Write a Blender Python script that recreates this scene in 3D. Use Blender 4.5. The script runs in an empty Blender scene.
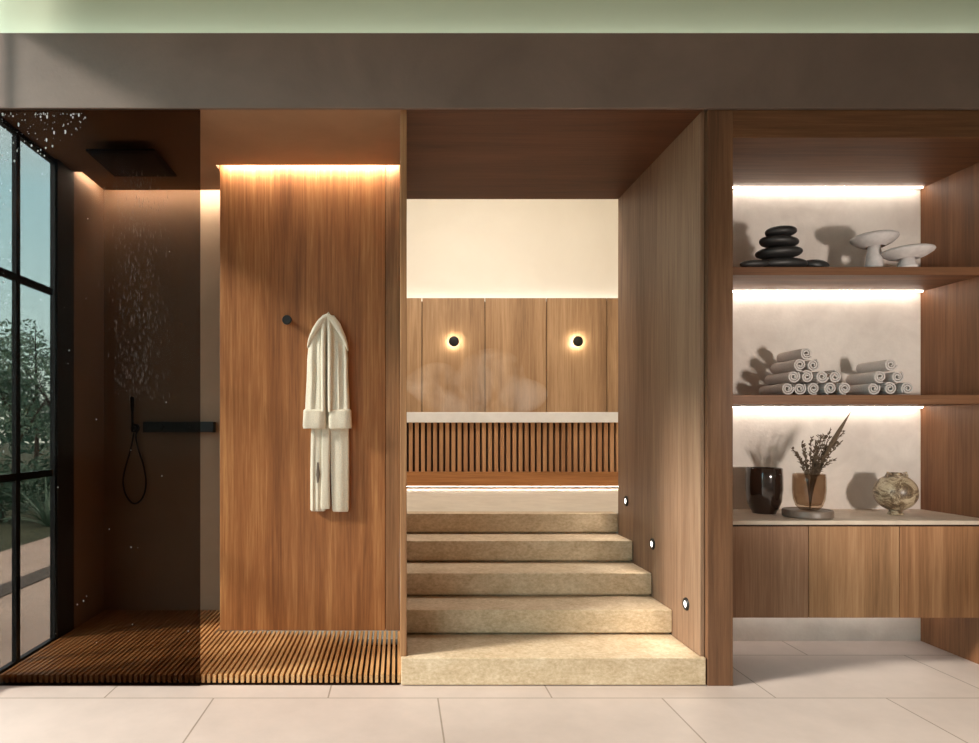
import bpy, bmesh, math, random
from mathutils import Vector, Matrix
random.seed(7)
S = bpy.context.scene
C = S.collection
PI = math.pi
CH = 1.28                     # camera height
D0 = 3.3                      # camera distance to the wooden front
SAT = 1.0
def srgb(r, g, b):
    f = lambda c: (c/255/12.92) if c/255 <= .04045 else ((c/255+.055)/1.055)**2.4
    return (f(r), f(g), f(b), 1)

# ------------------------------------------------------------------ materials
def new_mat(name):
    m = bpy.data.materials.new(name); m.use_nodes = True
    nt = m.node_tree; nt.nodes.clear()
    out = nt.nodes.new('ShaderNodeOutputMaterial')
    return m, nt, out
def N(nt, t, **kw):
    n = nt.nodes.new(t)
    for k, v in kw.items():
        if k in n.inputs: n.inputs[k].default_value = v
        else: setattr(n, k, v)
    return n
def ramp(nt, stops):
    r = nt.nodes.new('ShaderNodeValToRGB'); el = r.color_ramp.elements
    el[0].position, el[0].color = stops[0]
    el[1].position, el[1].color = stops[-1]
    for p, c in stops[1:-1]:
        e = el.new(p); e.color = c
    return r
def coords(nt, scale=(1, 1, 1), loc=(0, 0, 0), space='Object'):
    tc = nt.nodes.new('ShaderNodeTexCoord'); mp = nt.nodes.new('ShaderNodeMapping')
    mp.inputs['Scale'].default_value = scale; mp.inputs['Location'].default_value = loc
    nt.links.new(tc.outputs[space], mp.inputs['Vector'])
    return mp.outputs['Vector']

def wood(name, axis, dark, mid, light, rough=.5, seed=0.0, bump=.12):
    m, nt, out = new_mat(name); L = nt.links.new
    def sc(a, l):
        v = [a, a, a]; v['XYZ'.index(axis)] = l; return tuple(v)
    n1 = N(nt, 'ShaderNodeTexNoise', Scale=1.0, Detail=5.0, Roughness=.62, Distortion=.7)
    L(coords(nt, sc(7, .45), (seed, seed*1.7, seed*.6)), n1.inputs['Vector'])
    n2 = N(nt, 'ShaderNodeTexNoise', Scale=1.0, Detail=4.0, Roughness=.7, Distortion=.25)
    L(coords(nt, sc(75, 2.2), (seed*2, seed, 0)), n2.inputs['Vector'])
    n3 = N(nt, 'ShaderNodeTexNoise', Scale=1.0, Detail=2.0, Roughness=.6)
    L(coords(nt, sc(2.6, .12), (seed, 0, seed)), n3.inputs['Vector'])
    a = N(nt, 'ShaderNodeMath', operation='MULTIPLY'); L(n1.outputs['Fac'], a.inputs[0]); a.inputs[1].default_value = .48
    b = N(nt, 'ShaderNodeMath', operation='MULTIPLY_ADD'); L(n2.outputs['Fac'], b.inputs[0]); b.inputs[1].default_value = .40; L(a.outputs[0], b.inputs[2])
    c = N(nt, 'ShaderNodeMath', operation='MULTIPLY_ADD'); L(n3.outputs['Fac'], c.inputs[0]); c.inputs[1].default_value = .34; L(b.outputs[0], c.inputs[2])
    r = ramp(nt, [(.47, dark), (.61, mid), (.75, light)]); L(c.outputs[0], r.inputs[0])
    p = N(nt, 'ShaderNodeBsdfPrincipled', Roughness=rough)
    p.inputs['Specular IOR Level'].default_value = .35
    L(r.outputs[0], p.inputs['Base Color'])
    bp = N(nt, 'ShaderNodeBump', Strength=bump, Distance=.004); L(n2.outputs['Fac'], bp.inputs['Height']); L(bp.outputs[0], p.inputs['Normal'])
    L(p.outputs[0], out.inputs[0])
    return m
def plaster(name, c1, c2, scale=2.5, rough=.8, bump=.08, fine=60):
    m, nt, out = new_mat(name); L = nt.links.new
    n1 = N(nt, 'ShaderNodeTexNoise', Scale=scale, Detail=7.0, Roughness=.6, Distortion=.4); L(coords(nt), n1.inputs['Vector'])
    r = ramp(nt, [(.32, c1), (.68, c2)]); L(n1.outputs['Fac'], r.inputs[0])
    n2 = N(nt, 'ShaderNodeTexNoise', Scale=fine, Detail=3.0); L(coords(nt), n2.inputs['Vector'])
    p = N(nt, 'ShaderNodeBsdfPrincipled', Roughness=rough); L(r.outputs[0], p.inputs['Base Color'])
    bp = N(nt, 'ShaderNodeBump', Strength=bump, Distance=.01); L(n2.outputs['Fac'], bp.inputs['Height']); L(bp.outputs[0], p.inputs['Normal'])
    L(p.outputs[0], out.inputs[0])
    return m
def travertine(name, dark, mid, light):
    m, nt, out = new_mat(name); L = nt.links.new
    n1 = N(nt, 'ShaderNodeTexNoise', Scale=9.0, Detail=8.0, Roughness=.7, Distortion=.5); L(coords(nt, (1, 1, 1.5)), n1.inputs['Vector'])
    n2 = N(nt, 'ShaderNodeTexNoise', Scale=55.0, Detail=4.0, Roughness=.7); L(coords(nt, (.8, 1, 1.3)), n2.inputs['Vector'])
    mx = N(nt, 'ShaderNodeMath', operation='MULTIPLY_ADD'); L(n2.outputs['Fac'], mx.inputs[0]); mx.inputs[1].default_value = .55
    h = N(nt, 'ShaderNodeMath', operation='MULTIPLY'); L(n1.outputs['Fac'], h.inputs[0]); h.inputs[1].default_value = .5
    L(h.outputs[0], mx.inputs[2])
    r = ramp(nt, [(.36, dark), (.53, mid), (.68, light)]); L(mx.outputs[0], r.inputs[0])
    p = N(nt, 'ShaderNodeBsdfPrincipled', Roughness=.75); L(r.outputs[0], p.inputs['Base Color'])
    bp = N(nt, 'ShaderNodeBump', Strength=.35, Distance=.006); L(n2.outputs['Fac'], bp.inputs['Height']); L(bp.outputs[0], p.inputs['Normal'])
    L(p.outputs[0], out.inputs[0])
    return m
def tiles(name, c1, c2, joint, bw, rh, ox, oy):
    m, nt, out = new_mat(name); L = nt.links.new
    br = N(nt, 'ShaderNodeTexBrick', Scale=1.0); br.offset = .49; br.offset_frequency = 2
    br.inputs['Mortar Size'].default_value = .004; br.inputs['Mortar Smooth'].default_value = .1
    br.inputs['Brick Width'].default_value = bw; br.inputs['Row Height'].default_value = rh
    br.inputs['Color1'].default_value = c1; br.inputs['Color2'].default_value = c2; br.inputs['Mortar'].default_value = joint
    L(coords(nt, (1, 1, 1), (ox, oy, 0)), br.inputs['Vector'])
    n1 = N(nt, 'ShaderNodeTexNoise', Scale=3.0, Detail=8.0, Roughness=.65); L(coords(nt), n1.inputs['Vector'])
    r = ramp(nt, [(.3, (.86, .86, .86, 1)), (.7, (1, 1, 1, 1))]); L(n1.outputs['Fac'], r.inputs[0])
    mx = N(nt, 'ShaderNodeMix', data_type='RGBA', blend_type='MULTIPLY'); mx.inputs[0].default_value = 1
    L(br.outputs['Color'], mx.inputs[6]); L(r.outputs[0], mx.inputs[7])
    p = N(nt, 'ShaderNodeBsdfPrincipled', Roughness=.45); L(mx.outputs[2], p.inputs['Base Color'])
    p.inputs['Specular IOR Level'].default_value = .3
    L(p.outputs[0], out.inputs[0])
    return m
def plain(name, c, rough=.5, metal=0.0, noise=0.0, nscale=80, coat=0.0):
    m, nt, out = new_mat(name); L = nt.links.new
    p = N(nt, 'ShaderNodeBsdfPrincipled', Roughness=rough, Metallic=metal)
    p.inputs['Coat Weight'].default_value = coat
    n1 = N(nt, 'ShaderNodeTexNoise', Scale=float(nscale), Detail=4.0); L(coords(nt), n1.inputs['Vector'])
    d = tuple(x*.82 for x in c[:3])+(1,)
    r = ramp(nt, [(.3, d), (.7, c)]); L(n1.outputs['Fac'], r.inputs[0]); L(r.outputs[0], p.inputs['Base Color'])
    if noise:
        bp = N(nt, 'ShaderNodeBump', Strength=noise, Distance=.004); L(n1.outputs['Fac'], bp.inputs['Height']); L(bp.outputs[0], p.inputs['Normal'])
    L(p.outputs[0], out.inputs[0])
    return m
def emit(name, c, s):
    m, nt, out = new_mat(name)
    e = N(nt, 'ShaderNodeEmission', Color=c, Strength=s); nt.links.new(e.outputs[0], out.inputs[0])
    return m
def thin_glass(name, tint, refl=1.0, rough=.0):
    """One surface of a thin pane: each of the two faces tints by `tint`."""
    m, nt, out = new_mat(name); L = nt.links.new
    t = N(nt, 'ShaderNodeBsdfTransparent', Color=tint)
    g = N(nt, 'ShaderNodeBsdfGlossy', Roughness=rough)
    f = N(nt, 'ShaderNodeFresnel', IOR=1.35)
    mu = N(nt, 'ShaderNodeMath', operation='MULTIPLY'); L(f.outputs[0], mu.inputs[0]); mu.inputs[1].default_value = refl
    ge = N(nt, 'ShaderNodeNewGeometry'); iv = N(nt, 'ShaderNodeMath', operation='SUBTRACT'); iv.inputs[0].default_value = 1; L(ge.outputs['Backfacing'], iv.inputs[1])
    m2 = N(nt, 'ShaderNodeMath', operation='MULTIPLY'); L(mu.outputs[0], m2.inputs[0]); L(iv.outputs[0], m2.inputs[1])
    mx = N(nt, 'ShaderNodeMixShader'); L(m2.outputs[0], mx.inputs[0]); L(t.outputs[0], mx.inputs[1]); L(g.outputs[0], mx.inputs[2])
    L(mx.outputs[0], out.inputs[0])
    return m
def solid_glass(name, c, rough=.02, tr=1.0):
    m, nt, out = new_mat(name)
    p = N(nt, 'ShaderNodeBsdfPrincipled', Roughness=rough, IOR=1.4); p.inputs['Base Color'].default_value = c
    p.inputs['Transmission Weight'].default_value = tr
    nt.links.new(p.outputs[0], out.inputs[0])
    return m

OAKD, OAKM, OAKL = srgb(122, 84, 56), srgb(158, 114, 78), srgb(188, 144, 104)
M = {}
M['oak_v'] = wood('oak_vertical', 'Z', OAKD, OAKM, OAKL, seed=1.3)
M['oak_panel'] = wood('oak_panel', 'Z', srgb(120, 74, 40), srgb(158, 102, 60), srgb(196, 142, 90), seed=4.1)
M['oak_portal'] = wood('oak_portal_side', 'Z', srgb(112, 84, 66), srgb(138, 108, 86), srgb(160, 130, 106), seed=6.2)
M['oak_h'] = wood('oak_horizontal', 'X', srgb(86, 57, 39), srgb(114, 77, 52), srgb(138, 97, 68), seed=2.2)
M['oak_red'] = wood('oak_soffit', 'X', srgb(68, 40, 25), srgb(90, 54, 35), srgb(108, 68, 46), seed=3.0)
M['oak_post'] = wood('oak_frame', 'Z', srgb(96, 66, 47), srgb(124, 87, 62), srgb(146, 106, 78), seed=8.4, bump=.3)
M['oak_niche'] = wood('oak_niche_side', 'Z', srgb(92, 60, 38), srgb(124, 82, 54), srgb(148, 102, 70), seed=7.7)
M['oak_light'] = wood('oak_light', 'Z', srgb(142, 100, 62), srgb(176, 132, 88), srgb(200, 158, 112), seed=5.5)
M['oak_door1'] = wood('oak_door_a', 'Z', srgb(118, 84, 62), srgb(146, 108, 82), srgb(170, 132, 104), seed=11.5)
M['oak_door2'] = wood('oak_door_b', 'Z', srgb(124, 90, 62), srgb(156, 116, 82), srgb(180, 140, 104), seed=14.1)
M['oak_door3'] = wood('oak_door_c', 'Z', srgb(118, 80, 54), srgb(152, 108, 74), srgb(182, 136, 98), seed=17.7)
M['slat'] = wood('slat_oak', 'Z', srgb(150, 106, 74), srgb(180, 132, 94), srgb(204, 158, 116), seed=9.1)
M['dark_wood'] = wood('dark_backing', 'Z', srgb(40, 24, 15), srgb(54, 33, 20), srgb(66, 42, 26), seed=9.9)
M['deck'] = wood('deck_slat', 'Y', srgb(150, 104, 62), srgb(190, 142, 92), srgb(214, 172, 122), seed=3.3)
M['fascia'] = plaster('fascia_plaster', srgb(116, 100, 92), srgb(134, 116, 107), 1.6, .7)
M['sage'] = plaster('sage_paint', srgb(202, 218, 194), srgb(206, 222, 198), 1.0, .85, .02)
M['soffit'] = plaster('brown_plaster', srgb(150, 118, 92), srgb(166, 132, 104), 2.0, .75)
M['shower_wall'] = plaster('shower_plaster', srgb(152, 127, 104), srgb(168, 142, 119), 1.8, .7)
M['niche_wall'] = plaster('niche_plaster', srgb(216, 206, 198), srgb(236, 227, 219), 5.0, .8, .15)
M['white_wall'] = plaster('white_plaster', srgb(232, 225, 212), srgb(238, 232, 220), 1.2, .85)
M['room_wall'] = plaster('room_plaster', srgb(188, 178, 166), srgb(198, 188, 176), 1.2, .85)
M['stone'] = travertine('travertine', srgb(184, 156, 122), srgb(212, 188, 156), srgb(232, 212, 186))
M['landing'] = plaster('landing_stone', srgb(206, 194, 176), srgb(222, 211, 194), 6.0, .5)
M['ledge'] = plaster('ledge_stone', srgb(232, 230, 228), srgb(240, 239, 238), 9.0, .5)
M['floor'] = tiles('floor_tiles', srgb(208, 191, 182), srgb(212, 196, 188), srgb(160, 144, 131), 1.07, .6, .34+.54, .148)
M['terrace'] = tiles('terrace_tiles', srgb(206, 192, 182), srgb(200, 186, 176), srgb(150, 140, 132), 1.2, .6, 0, 0)
M['black'] = plain('black_metal', srgb(16, 15, 15), .5, 0)
M['blackm'] = plain('black_matte', srgb(24, 22, 22), .6)
M['frame'] = plain('window_frame_metal', srgb(26, 32, 36), .45, .3)
M['pillar'] = plaster('dark_pillar', srgb(46, 46, 46), srgb(58, 57, 56), 3, .7)
M['counter'] = plaster('counter_stone', srgb(196, 178, 160), srgb(214, 198, 180), 8, .45)
M['robe'] = plain('robe_cotton', srgb(232, 223, 205), .95, 0, .35, 160)
M['towel'] = plain('towel_cotton', srgb(216, 206, 201), .95, 0, .6, 220)
M['pebble'] = plain('black_pebble', srgb(42, 40, 40), .45, 0, .1, 30)
M['mush'] = plain('white_ceramic', srgb(206, 198, 196), .6, 0, .08, 30)
M['tray'] = plain('grey_tray', srgb(128, 112, 100), .4, 0, .05, 40)
M['leaf_dry'] = plain('dried_leaf', srgb(98, 80, 62), .8, 0, .1, 40)
M['led'] = emit('led_warm', (1.0, .90, .77, 1), 22)
M['band_fill_glow'] = emit('band_fill_glow', (1.0, .97, .92, 1), 13)  # glow of the strip added behind the bulkhead edge
M['led_low'] = emit('led_low', (1.0, .92, .82, 1), 16)
M['led_cove'] = emit('led_cove', (1.0, .89, .71, 1), 150)
M['led_cove_back'] = emit('led_cove_back', (1.0, .88, .70, 1), 110)
M['led_wall'] = emit('led_wall_wash', (1.0, .94, .85, 1), 9)
M['led_bench'] = emit('led_bench', (1.0, .92, .80, 1), 22)
M['sconce_glow'] = emit('sconce_glow', (1.0, .90, .72, 1), 60)
M['lens'] = emit('step_lens', (1.0, .93, .84, 1), 5)
M['smoked'] = thin_glass('smoked_glass', (.465, .42, .395, 1), .05)
M['pane'] = thin_glass('window_glass', (.95, .98, .97, 1), .6)
M['vase_dark'] = plain('dark_brown_glass', srgb(44, 30, 24), .12, 0, 0, 10, .8)
M['vase_amber'] = thin_glass('amber_glass', (.74, .66, .58, 1), 1.6)
M['water'] = solid_glass('water', (1, 1, 1, 1), .05, .55)
M['bark'] = plain('bark', srgb(70, 60, 52), .9, 0, .5, 30)
M['leaf'] = plain('leaf_green', srgb(112, 142, 124), .7, 0, .1, 3)
M['leaf2'] = plain('leaf_dark', srgb(84, 118, 102), .7, 0, .1, 3)
M['leaf3'] = plain('leaf_agave', srgb(110, 140, 124), .6, 0, .1, 3)
m, nt, out = new_mat('marbled_ceramic'); L = nt.links.new
n1 = N(nt, 'ShaderNodeTexNoise', Scale=15.0, Detail=9.0, Roughness=.72, Distortion=.7); L(coords(nt, (1, 1, 1.15)), n1.inputs['Vector'])
r = ramp(nt, [(.36, srgb(58, 42, 30)), (.47, srgb(126, 104, 80)), (.56, srgb(196, 178, 150)), (.7, srgb(136, 112, 86))]); L(n1.outputs['Fac'], r.inputs[0])
p = N(nt, 'ShaderNodeBsdfPrincipled', Roughness=.35); L(r.outputs[0], p.inputs['Base Color']); L(p.outputs[0], out.inputs[0])
M['marble'] = m
m, nt, out = new_mat('steam_volume'); L = nt.links.new
n1 = N(nt, 'ShaderNodeTexNoise', Scale=3.2, Detail=4.0, Roughness=.6, Distortion=.5); L(coords(nt, (1, 1, .8)), n1.inputs['Vector'])
mr = N(nt, 'ShaderNodeMapRange'); mr.inputs['From Min'].default_value = .38; mr.inputs['From Max'].default_value = .72
mr.inputs['To Min'].default_value = 0; mr.inputs['To Max'].default_value = 2.3; L(n1.outputs['Fac'], mr.inputs['Value'])
v = N(nt, 'ShaderNodeVolumeScatter', Color=(1, .97, .92, 1)); L(mr.outputs[0], v.inputs['Density']); L(v.outputs[0], out.inputs['Volume'])
M['steam'] = m

# ------------------------------------------------------------------ geometry helpers
def box(bm, x0, x1, y0, y1, z0, z1):
    vs = [bm.verts.new((x, y, z)) for z in (z0, z1) for y in (y0, y1) for x in (x0, x1)]
    for f in ((0, 2, 3, 1), (4, 5, 7, 6), (0, 1, 5, 4), (2, 6, 7, 3), (0, 4, 6, 2), (1, 3, 7, 5)):
        bm.faces.new([vs[i] for i in f])
def B(*b):
    bm = bmesh.new()
    for a in b: box(bm, *a)
    return bm
def loft(bm, rings, cap=True):
    R = [[bm.verts.new(p) for p in ring] for ring in rings]
    n = len(R[0])
    for a, b in zip(R, R[1:]):
        for i in range(n):
            j = (i+1) % n
            bm.faces.new((a[i], a[j], b[j], b[i]))
    if cap:
        bm.faces.new(list(reversed(R[0]))); bm.faces.new(R[-1])
def tube(bm, pts, r, seg=10):
    pts = [Vector(p) for p in pts]; rs = r if isinstance(r, (list, tuple)) else [r]*len(pts)
    rings = []; up = None
    for i, p in enumerate(pts):
        d = (pts[min(i+1, len(pts)-1)]-pts[max(i-1, 0)]).normalized()
        if up is None:
            up = d.orthogonal().normalized()
        else:
            up = (up-d*up.dot(d)).normalized()
        w = d.cross(up)
        rings.append([p+(up*math.cos(2*PI*k/seg)+w*math.sin(2*PI*k/seg))*rs[i] for k in range(seg)])
    loft(bm, rings)
def lathe(bm, prof, c=(0, 0, 0), seg=40, axis='Z'):
    rings = []
    for rr, h in prof:
        ring = []
        for k in range(seg):
            a = 2*PI*k/seg; u, v = rr*math.cos(a), rr*math.sin(a)
            if axis == 'Z': q = (u, v, h)
            elif axis == 'Y': q = (u, h, -v)
            else: q = (h, u, v)
            ring.append((c[0]+q[0], c[1]+q[1], c[2]+q[2]))
        rings.append(ring)
    loft(bm, rings)
def ellipsoid(bm, c, r, sub=3, noise=0.0, seed=0, rot=None):
    g = bmesh.ops.create_icosphere(bm, subdivisions=sub, radius=1)
    rnd = random.Random(seed); ph = [rnd.uniform(0, 6) for _ in range(6)]
    for v in g['verts']:
        q = v.co.copy()
        k = 1+noise*(math.sin(2.3*q.x+ph[0])*math.sin(2.1*q.y+ph[1])+.6*math.sin(3.1*q.z+ph[2])*math.cos(2.7*q.x+ph[3]))
        q = Vector((q.x*r[0]*k, q.y*r[1]*k, q.z*r[2]*k))
        if rot is not None: q = rot @ q
        v.co = q+Vector(c)
def world_loc(o):
    v = Vector((0, 0, 0))
    while o is not None:
        v += o.location; o = o.parent
    return v
def obj(name, bm, mat, parent=None, loc=None, bevel=0, smooth=False, seg=2, subsurf=0):
    bmesh.ops.recalc_face_normals(bm, faces=bm.faces)
    base = world_loc(parent) if parent is not None else Vector(loc or (0, 0, 0))
    for v_ in bm.verts: v_.co -= base
    me = bpy.data.meshes.new(name); bm.to_mesh(me); bm.free()
    me.materials.append(M[mat] if isinstance(mat, str) else mat)
    if smooth:
        for p_ in me.polygons: p_.use_smooth = True
        me.set_sharp_from_angle(angle=math.radians(38))
    o = bpy.data.objects.new(name, me); C.objects.link(o)
    if parent is not None: o.parent = parent
    else: o.location = base
    if bevel:
        md = o.modifiers.new('bevel', 'BEVEL'); md.width = bevel; md.segments = seg; md.limit_method = 'ANGLE'
    if subsurf:
        md = o.modifiers.new('smooth', 'SUBSURF'); md.levels = subsurf; md.render_levels = subsurf
    return o
def tag(o, label, cat, group=None, kind=None):
    if label: o['label'] = label
    if cat: o['category'] = cat
    if group: o['group'] = group
    if kind: o['kind'] = kind
    return o
def thing(name, label, cat, loc, group=None):
    o = bpy.data.objects.new(name, None); C.objects.link(o); o.location = loc; o.empty_display_size = .1
    return tag(o, label, cat, group)
def struct(name, bm, mat, label=None, cat=None, **kw):
    return tag(obj(name, bm, mat, **kw), label, cat, kind='structure')
def copy_thing(src, loc, label):
    c = src.copy(); C.objects.link(c); c.location = loc; c['label'] = label
    for ch in src.children:
        d = ch.copy(); C.objects.link(d); d.parent = c
        for g in ch.children:
            e = g.copy(); C.objects.link(e); e.parent = d
    return c
def px(x, y, k):
    """Point of the place whose scale factor is k (k = 1 on the wooden front)."""
    return Vector(((x-398)/(200*k), D0*(1/k-1), CH+(430-y)/(200*k)))
def Yk(k): return D0*(1/k-1)

# ------------------------------------------------------------------ planes of the place
TOP = 2.88
Y_PANEL, Y_SHOWER, Y_NICHE, Y_PORT = .739, 1.208, .705, 1.274
XL = -2.01
X_RIGHT = 3.17
ROOM_R, ROOM_B, ROOM_C = 4.7, -6.0, 3.95

# ------------------------------------------------------------------ the room shell
struct('floor', B((XL-.05, ROOM_R+.1, ROOM_B-.1, 1.4, -.1, 0)), 'floor', 'pale stone tile floor in front of the wooden spa wall', 'floor')
struct('ceiling', B((XL-.15, ROOM_R+.1, ROOM_B-.1, .1, ROOM_C, ROOM_C+.1)), 'room_wall', 'flat pale ceiling over the front of the room', 'ceiling')
struct('wall_front', B((XL, ROOM_R+.1, -.02, .0, TOP+.001, 3.254), (XL, ROOM_R+.1, 0, .12, TOP+.07, 3.19), (.05, 1.5, .001, .12, TOP+.032, TOP+.07), (1.5, ROOM_R+.1, 0, .12, TOP+.031, TOP+.07)), 'fascia', 'grey brown plaster bulkhead above the whole wooden front', 'wall', bevel=.002)
struct('wall_top', B((XL-.15, ROOM_R+.1, .09, .16, 3.2, ROOM_C)), 'sage', 'pale sage green wall band above the brown bulkhead', 'wall')
struct('wall_right', B((ROOM_R, ROOM_R+.1, ROOM_B-.1, 0, 0, ROOM_C)), 'room_wall', 'plain plaster wall at the end of the shelving', 'wall')
struct('wall_rear', B((XL-.15, ROOM_R+.1, ROOM_B-.1, ROOM_B, 0, ROOM_C)), 'room_wall', 'plain plaster wall facing the wooden front', 'wall')
struct('wall_left', B((XL-.15, XL-.005, ROOM_B, -.05, 3.42, ROOM_C)), 'room_wall', 'plaster strip above the tall garden window', 'wall')
# the wall right of the shelving front
struct('wall_right', B((3.31, ROOM_R+.1, 0, .12, 0, TOP)), 'room_wall', 'short plaster return beside the shelving', 'wall')
tag(obj('band_fill_strip', B((XL+.01, ROOM_R-.02, .006, .018, 3.20, 3.212)), 'band_fill_glow', None, (1.3, .012, 3.2)), 'added fill strip hidden behind the bulkhead edge, brightening the sage green wall', 'light strip')  # unseen strip, added only to brighten the sage green band
# shower enclosure
struct('wall_left', B((XL-.04, XL, .60, .794, 0, 3.1)), 'pillar', 'dark pillar between garden window and shower wall', 'wall')
struct('wall_left', B((XL-.04, XL, .794, 1.35, 0, 3.1)), 'shower_wall', 'short beige plaster side wall of the shower', 'wall')
struct('wall_back', B((XL-.04, -1.06, Y_SHOWER, 1.35, 0, 3.1)), 'shower_wall', 'beige plaster back wall of the shower', 'wall')
# shower ceilings with the light slots
struct('ceiling', B((XL-.04, XL+.05, .001, .794, TOP, TOP+.02), (XL+.05, -1.10, .001, 1.10, TOP, TOP+.02), (-1.10, .011, .001, .686, TOP, TOP+.02)),
       'soffit', 'brown plaster soffit over the shower with a glowing slot behind it', 'ceiling')
struct('ceiling', B((XL-.15, .030, .0, 1.35, 3.06, 3.1)), 'soffit', 'top of the hidden light slot over the shower', 'ceiling')
# niche back wall
struct('wall_back', B((1.55, 3.30, Y_NICHE, Y_NICHE+.06, 0, TOP)), 'niche_wall', 'cream plaster wall behind the open shelves', 'wall')
# upper steam room
struct('floor', B((-1.6, 3.2, 1.401, 3.9, .5, .70), (1.524, 3.2, 1.301, 1.401, .5, .70)), 'landing', 'pale stone landing at the top of the stairs', 'floor')
struct('wall_back', B((-1.6, 3.2, 3.75, 3.9, .70, 4.2)), 'white_wall', 'creamy white glowing wall above the wood cladding', 'wall')
struct('wall_left', B((-1.7, -1.6, 1.35, 3.9, .5, 4.2)), 'white_wall', 'white side wall of the steam room behind the shower', 'wall')
struct('wall_right', B((3.2, 3.3, 1.28, 3.9, .5, 4.2)), 'white_wall', 'white side wall of the steam room behind the shelves', 'wall')
struct('ceiling', B((-1.7, 3.3, 1.28, 3.9, 4.2, 4.3)), 'white_wall', 'white ceiling of the steam room', 'ceiling')
struct('wall_front', B((-1.7, .008, 1.36, 1.40, .5, 4.2), (1.547, 3.3, 1.276, 1.30, .5, 4.2), (.008, 1.547, 1.276, 1.30, 2.915, 4.2)),
       'white_wall', 'white steam room wall around the wooden passage', 'wall')

# windows on the garden side
def window(name, y0, y1, z0, z1, ys, zs, label):
    w = tag(obj(name, B((XL-.04, XL-.01, y0, y1, z0, z0+.035), (XL-.04, XL-.01, y0, y1, z1-.025, z1), (XL-.04, XL-.01, y0, y0+.04, z0, z1), (XL-.04, XL-.01, y1-.012, y1, z0, z1)),
                'frame', None, (XL-.025, y0, 0)), label, 'window', kind='structure')
    bm = bmesh.new()
    for y in ys: box(bm, XL-.036, XL-.012, y-.019, y+.019, z0+.035, z1-.025)
    obj('mullion', bm, 'frame', w)
    bm = bmesh.new()
    for z in zs: box(bm, XL-.034, XL-.014, y0+.04, y1-.03, z-.02, z+.02)
    obj('transom', bm, 'frame', w)
    obj('pane', B((XL-.027, XL-.021, y0+.03, y1-.02, z0+.05, z1-.04)), 'pane', w)
window('window_1', -.05, .60, .02, 2.875, [.215], [2.09, 1.03], 'dark framed glass wall beside the shower looking onto the garden')
window('window_2', -5.6, -.05, .02, 3.42, [-1.4, -2.8, -4.2], [], 'tall dark framed glazing of the room in front of the shower')
struct('wall_left', B((XL-.15, XL-.005, ROOM_B, -5.6, 0, 3.42)), 'room_wall', 'plaster end of the glazed garden wall', 'wall')

# ------------------------------------------------------------------ wooden front
t = thing('stair_portal', 'deep oak lined passage framing the stone stairs', 'portal', (.78, .6, 0))
obj('side_panel', B((1.525, 1.546, .03, Y_PORT, 0, TOP+.03)), 'oak_portal', t, bevel=.0015)
obj('side_panel', B((.012, .044, .03, Y_PORT, 0, TOP+.06)), 'oak_v', t, bevel=.0015)
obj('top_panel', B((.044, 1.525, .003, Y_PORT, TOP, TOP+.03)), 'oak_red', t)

t = thing('shower_wall_panel', 'tall warm oak wall panel behind the hanging robe', 'wall panel', (-.5, Y_PANEL+.02, 0))
obj('wide_board', B((-1.09, -.076, Y_PANEL, Y_PANEL+.04, .052, 3.03)), 'oak_panel', t, bevel=.002)
obj('narrow_board', B((-.073, .011, Y_PANEL, Y_PANEL+.04, .052, 3.03)), 'oak_v', t, bevel=.002)
obj('backing', B((-1.05, .010, Y_PANEL+.0405, Y_PANEL+.05, .052, 3.0)), 'dark_wood', t)
obj('side_return', B((-1.09, -1.05, Y_PANEL+.04, Y_SHOWER, .052, 3.03)), 'oak_panel', t)
# light slots of the shower
t = tag(obj('cove_light', B((-1.07, .0, .690, .702, 2.905, 2.917)), 'led_cove', None, (-.5, .696, 2.905)), 'warm light strip in the slot above the oak wall panel', 'light strip', 'shower cove lights')
tag(obj('cove_light', B((XL+.05, -1.1, 1.104, 1.116, 2.905, 2.917)), 'led_cove_back', None, (-1.5, 1.11, 2.905)), 'warm light strip along the slot over the shower back wall', 'light strip', 'shower cove lights')
tag(obj('cove_light', B((XL+.034, XL+.046, .81, 1.09, 2.905, 2.917)), 'led_cove_back', None, (XL+.04, .95, 2.905)), 'short warm light strip over the side wall beside the garden window', 'light strip', 'shower cove lights')

# shelving unit
t = thing('shelving_unit', 'oak framed built-in shelving with two lit open shelves', 'shelves', (2.36, .35, 0))
obj('side_panel', B((1.549, 1.675, 0, Y_NICHE, 0, TOP)), 'oak_post', t, bevel=.002)
obj('side_panel', B((X_RIGHT, 3.305, 0, Y_NICHE, 0, TOP)), 'oak_niche', t, bevel=.002)
obj('top_panel', B((1.675, X_RIGHT, 0, Y_NICHE, 2.742, TOP)), 'oak_h', t, bevel=.002)
YS = Yk(.925)
for z0, z1 in ((2.118, 2.162), (1.42, 1.47)):
    sh = obj('shelf', B((1.675, X_RIGHT, YS, Y_NICHE, z0, z1)), 'oak_h', t, bevel=.002)
    obj('light_strip', B((1.69, 3.155, Y_NICHE-.040, Y_NICHE-.030, z0-.007, z0-.001)), 'led', sh)
    tz = obj('light_strip', B((1.69, 3.155, Y_NICHE-.040, Y_NICHE-.030, 2.735, 2.741)), 'led', t) if z0 > 2 else None

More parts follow.
